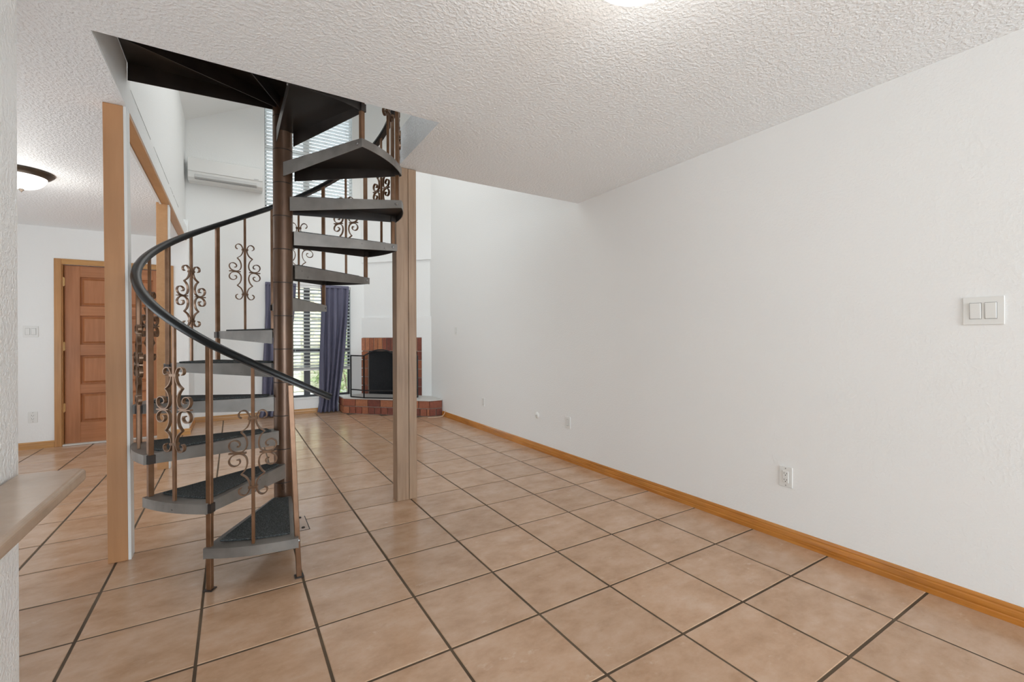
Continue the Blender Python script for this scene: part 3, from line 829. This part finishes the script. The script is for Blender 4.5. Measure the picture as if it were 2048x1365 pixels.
# hearth: plan polygon
H0 = Vector((1.465, YB - 0.004)); H1 = Vector((1.465, 7.385)); H2 = Vector((2.49, 6.36)); H3 = Vector((XR - 0.003, 6.36)); H4 = Vector((XR - 0.003, YB - 0.004))
def inset(pts, d):
    return pts
core = [(H0.x + 0.02, H0.y), (H1.x + 0.02, H1.y + 0.008), (H2.x + 0.008, H2.y + 0.02), (H3.x, H3.y + 0.02), (H4.x, H4.y)]
build('hearth_core', MB().prism([(x - 2.0, y - 7.0) for x, y in core], 0.0005, 0.232), M['mortar'], fp)
ov = 0.0
build('hearth_slab', MB().prism([(p.x - 2.0, p.y - 7.0) for p in (H0, H1, H2, H3, H4)], 0.232, HZ), M['hearth_slab'], fp, 0.004)
def course(P, Q, z0, z1, wid, off):
    L = (Q - P).length; e = (Q - P) / L; nn = Vector((-e.y, e.x))
    s = -off
    ang = math.atan2(e.y, e.x)
    while s < L - 0.01:
        a, c = max(s, 0), min(s + wid, L)
        if c - a > 0.02:
            mid = P + e * ((a + c) / 2) + nn * (0.019 + random.uniform(-0.0015, 0.0015))
            T = FO @ Matrix.Translation((mid.x, mid.y, (z0 + z1) / 2)) @ Matrix.Rotation(ang, 4, 'Z')
            brick(T, c - a - g, 0.036, z1 - z0 - g, M['brick'])
        s += wid
for P, Q in ((H0, H1), (H1, H2), (H2, H3)):
    course(P, Q, 0.118, 0.234, 0.212, 0.0)
    course(P, Q, 0.004, 0.118, 0.108, 0.0)

# fire screen
fs = thing('fire_screen', 'black folding fire screen with mesh panels standing on the hearth', 'fire screen', (1.83, 6.95, HZ + 0.001))
so = Vector((1.83, 6.95))
pts = [Vector((1.575, 7.345)) - so, Vector((1.7074, 7.0674)) - so, Vector((2.12, 6.70)) - so, Vector((2.43, 6.70)) - so]
def screen_panel(P, Q, h0, h1, arch):
    e = (Q - P); L = e.length; e = e / L; nn = Vector((-e.y, e.x, 0)); E3 = Vector((e.x, e.y, 0)); up = Vector((0, 0, 1))
    n = 14
    top = [Vector((P.x + e.x * L * i / n, P.y + e.y * L * i / n, h0 + (h1 - h0) * i / n + arch * math.sin(PI * i / n))) for i in range(n + 1)]
    P3, Q3 = Vector((P.x, P.y, 0)), Vector((Q.x, Q.y, 0))
    def bar2(a, c, r=0.0105):
        b = MB(); b.tube([a, c], r, 6); return b
    b = MB(); b.tube(top, 0.0105, 6); root = build('panel_frame', b, M['black'], fs)
    for a, c in ((P3 + up * 0.008, top[0]), (Q3 + up * 0.008, top[-1]), (P3 + up * 0.012, Q3 + up * 0.012), (P3 + up * 0.125, Q3 + up * 0.125)):
        build('frame_bar', bar2(a, c), M['black'], root)
    ms = MB(); lo = [ms.b.verts.new((t.x, t.y, 0.012)) for t in top]; hi = [ms.b.verts.new(t) for t in top]
    for i in range(n): ms.face([lo[i], lo[i + 1], hi[i + 1], hi[i]])
    o = build('mesh_panel', ms, M['mesh'], root)
    md = o.modifiers.new('thick', 'SOLIDIFY'); md.thickness = 0.0015
screen_panel(pts[0], pts[1], 0.655, 0.655, 0)
screen_panel(pts[1], pts[2], 0.655, 0.655, 0.095)
screen_panel(pts[2], pts[3], 0.655, 0.655, 0)

# ------------------------------------------------------------------ wall air conditioner
ac = thing('air_conditioner', 'white wall air conditioner high on the back wall left of the upper window', 'air conditioner', (-0.065, YB, 3.36))
prof = [(0.012, 0.0), (-0.15, 0.0), (-0.195, 0.03), (-0.215, 0.10), (-0.22, 0.26), (-0.20, 0.30), (-0.17, 0.315), (0.012, 0.315)]
b = MB()
vs0 = [b.b.verts.new((-0.45, y, z)) for y, z in prof]; vs1 = [b.b.verts.new((0.45, y, z)) for y, z in prof]
b.face(vs0); b.face(vs1[::-1])
for i in range(len(prof)): b.face([vs0[i], vs0[(i + 1) % 8], vs1[(i + 1) % 8], vs1[i]])
build('body', b, M['ac'], ac, 0.008, 2)
build('front_panel', MB().box(-0.448, 0.448, -0.226, -0.214, 0.112, 0.295), M['ac'], ac, 0.004, 2)
T = Matrix.Translation((0, -0.207, 0.067)) @ Matrix.Rotation(R(-17), 4, 'X')
build('air_flap', MB().box(-0.37, 0.37, -0.007, 0.004, -0.032, 0.032, T), M['ac_gray'], ac, 0.003)
build('outlet_slot', MB().box(-0.37, 0.37, -0.20, -0.14, 0.022, 0.028, Matrix.Translation((0, 0.0, -0.004)) @ Matrix.Rotation(R(0), 4, 'X')), M['plastic_gap'], ac)
build('badge', MB().box(0.335, 0.395, -0.2275, -0.2255, 0.125, 0.131), M['plastic_gap'], ac)

# ------------------------------------------------------------------ ceiling lamps
def lamp(label, x, y, power, q, rim=True):
    t = thing('ceiling_lamp', label, 'ceiling lamp', (x, y, ZC))
    b = MB(); b.smooth = True
    if rim: pr = [(0.150, -0.001), (0.200, -0.001), (0.202, -0.012), (0.190, -0.022), (0.183, -0.030), (0.166, -0.040), (0.158, -0.046), (0.150, -0.040)]
    else: pr = [(0.10, -0.001), (0.150, -0.001), (0.152, -0.012), (0.146, -0.030), (0.10, -0.034)]
    b.lathe([(r * q, z * q) for r, z in pr], 0, 0, 48)
    build('rim' if rim else 'mounting_ring', b, M['lamp_rim'] if rim else M['white_trim'], t)
    b = MB(); b.smooth = True
    rb = 0.157 if rim else 0.165
    pr = [(rb * math.cos(a), -0.036 - (0.112 if rim else 0.088) * math.sin(a)) for a in [i / 12 * PI / 2 for i in range(13)]]
    pr[-1] = (0.002, pr[-1][1])
    b.lathe([(r * q, z * q) for r, z in pr], 0, 0, 48)
    build('glass_bowl', b, M['lamp_glass'], t)
    if rim:
        b = MB(); b.smooth = True
        b.lathe([(r * q, z * q) for r, z in [(0.004, -0.145), (0.016, -0.149), (0.018, -0.155), (0.010, -0.163), (0.004, -0.171), (0.002, -0.176)]], 0, 0, 16)
        build('finial', b, M['lamp_rim'], t)
    d = bpy.data.lights.new('lamp_bulb', 'POINT'); d.energy = power; d.color = (1, 0.96, 0.9); d.shadow_soft_size = 0.12
    lo = bpy.data.objects.new('lamp_bulb', d); C.objects.link(lo); lo.parent = t; lo.location = (0, 0, -0.24)
    return t
lamp('lit frosted ceiling lamp with bronze rim in the entry at the left', -1.31, 4.69, 4, 0.87)
lamp('lit frosted ceiling bowl without rim at the top edge of the view', 1.10, 1.0, 3.5, 1.0, False)

# ------------------------------------------------------------------ switches, outlets, plates
def frame_on(wall, u, z):
    if wall == 'right': return (XR, u, z), -PI / 2       # local -y faces into the room
    if wall == 'entry': return (u, YD, z), 0.0
    if wall == 'left': return (-0.46, u, z), PI / 2
def plate(t, w_, h_):
    build('cover_plate', MB().box(-w_ / 2, w_ / 2, -0.006, 0.0, -h_ / 2, h_ / 2), M['plastic'], t, 0.002, 2)
def switch(label, wall, u, z, gangs, w_, h_):
    loc, rz = frame_on(wall, u, z)
    t = thing('light_switch', label, 'light switch', loc, rz); plate(t, w_, h_)
    for i in range(gangs):
        cx = (i - (gangs - 1) / 2) * 0.046
        build('switch_gap', MB().box(cx - 0.0185, cx + 0.0185, -0.0068, -0.0055, -0.035, 0.035), M['plastic_gap'], t)
        T = Matrix.Translation((cx, -0.0075, 0)) @ Matrix.Rotation(R(3), 4, 'X')
        build('rocker', MB().box(-0.0168, 0.0168, -0.003, 0.003, -0.0332, 0.0332, T), M['plastic'], t, 0.001)
    return t
def outlet(label, wall, u, z, w_=0.072, h_=0.116, kind='outlet'):
    loc, rz = frame_on(wall, u, z)
    t = thing('power_outlet', label, 'outlet', loc, rz); plate(t, w_, h_)
    f = build('outlet_face', MB().box(-0.017, 0.017, -0.0085, -0.005, -0.034, 0.034), M['plastic'], t, 0.002)
    sl = MB()
    for zc in (0.018, -0.018):
        sl.box(-0.0085, -0.0062, -0.0092, -0.008, zc - 0.002, zc + 0.007); sl.box(0.0062, 0.0085, -0.0092, -0.008, zc - 0.001, zc + 0.006)
        sl.lathe([(0.0028, 0.0), (0.0028, 0.0012)], 0, 0, 8, Matrix.Translation((0, -0.008, zc - 0.008)) @ Matrix.Rotation(PI / 2, 4, 'X'))
    build('slots', sl, M['dark_slot'], f)
    for zc in (0.048, -0.048): build('screw', MB().box(-0.003, 0.003, -0.0072, -0.0055, zc - 0.003, zc + 0.003), M['plastic_gap'], t)
    return t
switch('white double rocker switch plate on the right wall near the frame edge', 'right', 0.569, 1.276, 2, 0.125, 0.118)
outlet('white duplex outlet low on the right wall, nearest the viewer', 'right', 1.372, 0.366)
def blank(name, label, cat, wall, u, z, w_, h_, slot=True):
    loc, rz = frame_on(wall, u, z)
    t = thing(name, label, cat, loc, rz); plate(t, w_, h_)
    if slot:
        build('jack_rim', MB().box(-0.015, 0.015, -0.0075, -0.005, -0.032, 0.032), M['plastic_gap'], t, 0.001)
        build('jack_face', MB().box(-0.0125, 0.0125, -0.009, -0.005, -0.029, 0.029), M['plastic'], t, 0.001)
    return t
blank('wall_jack', 'white wall plate low on the right wall beside the round cover', 'wall plate', 'right', 3.354, 0.367, 0.078, 0.112)
blank('wall_jack', 'farthest white wall plate low on the right wall nearest the hearth', 'wall plate', 'right', 5.05, 0.362, 0.072, 0.105)
t = thing('round_cover', 'small round white cover low on the right wall', 'wall plate', (XR, 3.86, 0.364), -PI / 2)
Tc = Matrix.Rotation(PI / 2, 4, 'X'); b = MB(); b.smooth = True
b.lathe([(0.032, 0.0), (0.032, 0.006), (0.026, 0.011), (0.010, 0.013)], 0, 0, 24, Tc); build('cap', b, M['plastic'], t)
b = MB(); b.lathe([(0.004, 0.0125), (0.004, 0.0145)], 0, 0, 8, Tc); build('screw', b, M['plastic_gap'], t)
switch('white single rocker switch on the right wall near the fireplace', 'right', 5.865, 1.28, 1, 0.07, 0.112)
switch('white double rocker switch on the entry wall left of the door', 'entry', -1.838, 1.262, 2, 0.118, 0.116)
outlet('white outlet low on the entry wall left of the door', 'entry', -1.824, 0.342)
switch('white single switch on the left living room wall seen past the scrolls', 'left', 7.08, 1.08, 1, 0.07, 0.112)

# ------------------------------------------------------------------ breakfast counter
ct = thing('counter', 'tan laminate counter ledge with rounded edge at the lower left', 'counter', (-0.445, 1.2, 0.78))
b = MB(); zt, thk, xr, yf, rr = 0.02, 0.036, 0.0865, 0.565, 0.03
plan = [(-0.064, -2.2), (xr, -2.2)] + [(xr - rr + rr * math.cos(a), yf - rr + rr * math.sin(a)) for a in [i / 6 * PI / 2 for i in range(7)]] + [(-0.064, yf)]
b.prism(plan, zt - thk, zt)
build('countertop', b, M['counter'], ct, 0.011, 4)
bk = MB()
for y in (0.30, -0.50): bk.box(-0.064, 0.02, y - 0.012, y + 0.012, zt - thk - 0.06, zt - thk + 0.0005)
build('support_bracket', bk, M['white_trim'], ct)

# ------------------------------------------------------------------ cable at the hearth corner
ca = cat([(2.44, 6.30, 0.006), (2.52, 6.27, 0.006), (2.60, 6.255, 0.007), (2.655, 6.25, 0.018), (2.680, 6.24, 0.055), (2.692, 6.235, 0.088), (2.698, 6.233, 0.095)], 6)
b = MB(); b.smooth = True; b.tube(ca, 0.005, 8)
tag(build('cable', b, M['cable']), 'tan cable running from the right wall along the hearth foot', 'cable')

# ------------------------------------------------------------------ outside the lower window
gr = MB().box(-8, 10, YB + 0.3, 22, -0.3, -0.12)
struct('ground_outside', gr, M['paving'], 'pale concrete patio outside the window', 'ground')
gw = thing('garden_wall', 'tan stone garden wall outside behind the lower window blind', 'garden wall', (2.2, 12.0, -0.12))
build('mortar_bed', MB().box(-3.2, 3.2, 0.02, 0.35, 0, 2.7), M['stone_mortar'], gw)
rz_ = 0
while rz_ < 2.7:
    hh = random.uniform(0.18, 0.26); x = -3.2 + random.uniform(-0.2, 0)
    while x < 3.2:
        ww = random.uniform(0.3, 0.55); a, c = max(x, -3.2), min(x + ww, 3.2)
        if c - a > 0.06:
            o = build('stone', MB().box(a + 0.012, c - 0.012, random.uniform(-0.03, 0.0), 0.10, rz_ + 0.012, min(rz_ + hh, 2.7) - 0.012), M['stone'], gw, 0.02)
        x += ww
    rz_ += hh
def shrub(label, x, y, h, r, seed, n=420):
    rn = random.Random(seed)
    t = thing('shrub', label, 'shrub', (x, y, -0.12), 0, 'garden shrubs outside the window')
    b = MB()
    for i in range(n):
        a, zf = rn.uniform(0, 2 * PI), rn.random()
        rad = r * math.sqrt(rn.random()) * (0.55 + 0.45 * math.sin(PI * min(1, zf + 0.15)))
        p = Vector((rad * math.cos(a), rad * math.sin(a), 0.12 + zf * h)); s = rn.uniform(0.04, 0.09)
        q = Matrix.Translation(p) @ Matrix.Rotation(rn.uniform(0, 6.3), 4, 'Z') @ Matrix.Rotation(rn.uniform(-1, 1), 4, 'X')
        v = [b.b.verts.new(q @ Vector(c)) for c in ((-s * 0.4, 0, 0), (0, -s, 0.01), (s * 0.4, 0, 0), (0, s, 0.01))]
        b.face(v)
    o = build('foliage', b, M['leaf'], t); o['kind'] = 'stuff'
    st = MB()
    for i in range(5):
        a = 2 * PI * i / 5; st.tube([Vector((0.02 * math.cos(a), 0.02 * math.sin(a), 0)), Vector((0.4 * r * math.cos(a), 0.4 * r * math.sin(a), h * 0.7))], 0.01, 5)
    build('stem', st, mat('shrub_stem', (0.16, 0.10, 0.06), 0.8), t)
shrub('low green shrub outside the lower window right of the mullion', 1.75, 10.1, 0.75, 0.42, 3)
shrub('taller green shrub outside the lower window by the stone wall', 2.35, 11.3, 1.7, 0.55, 5, 700)
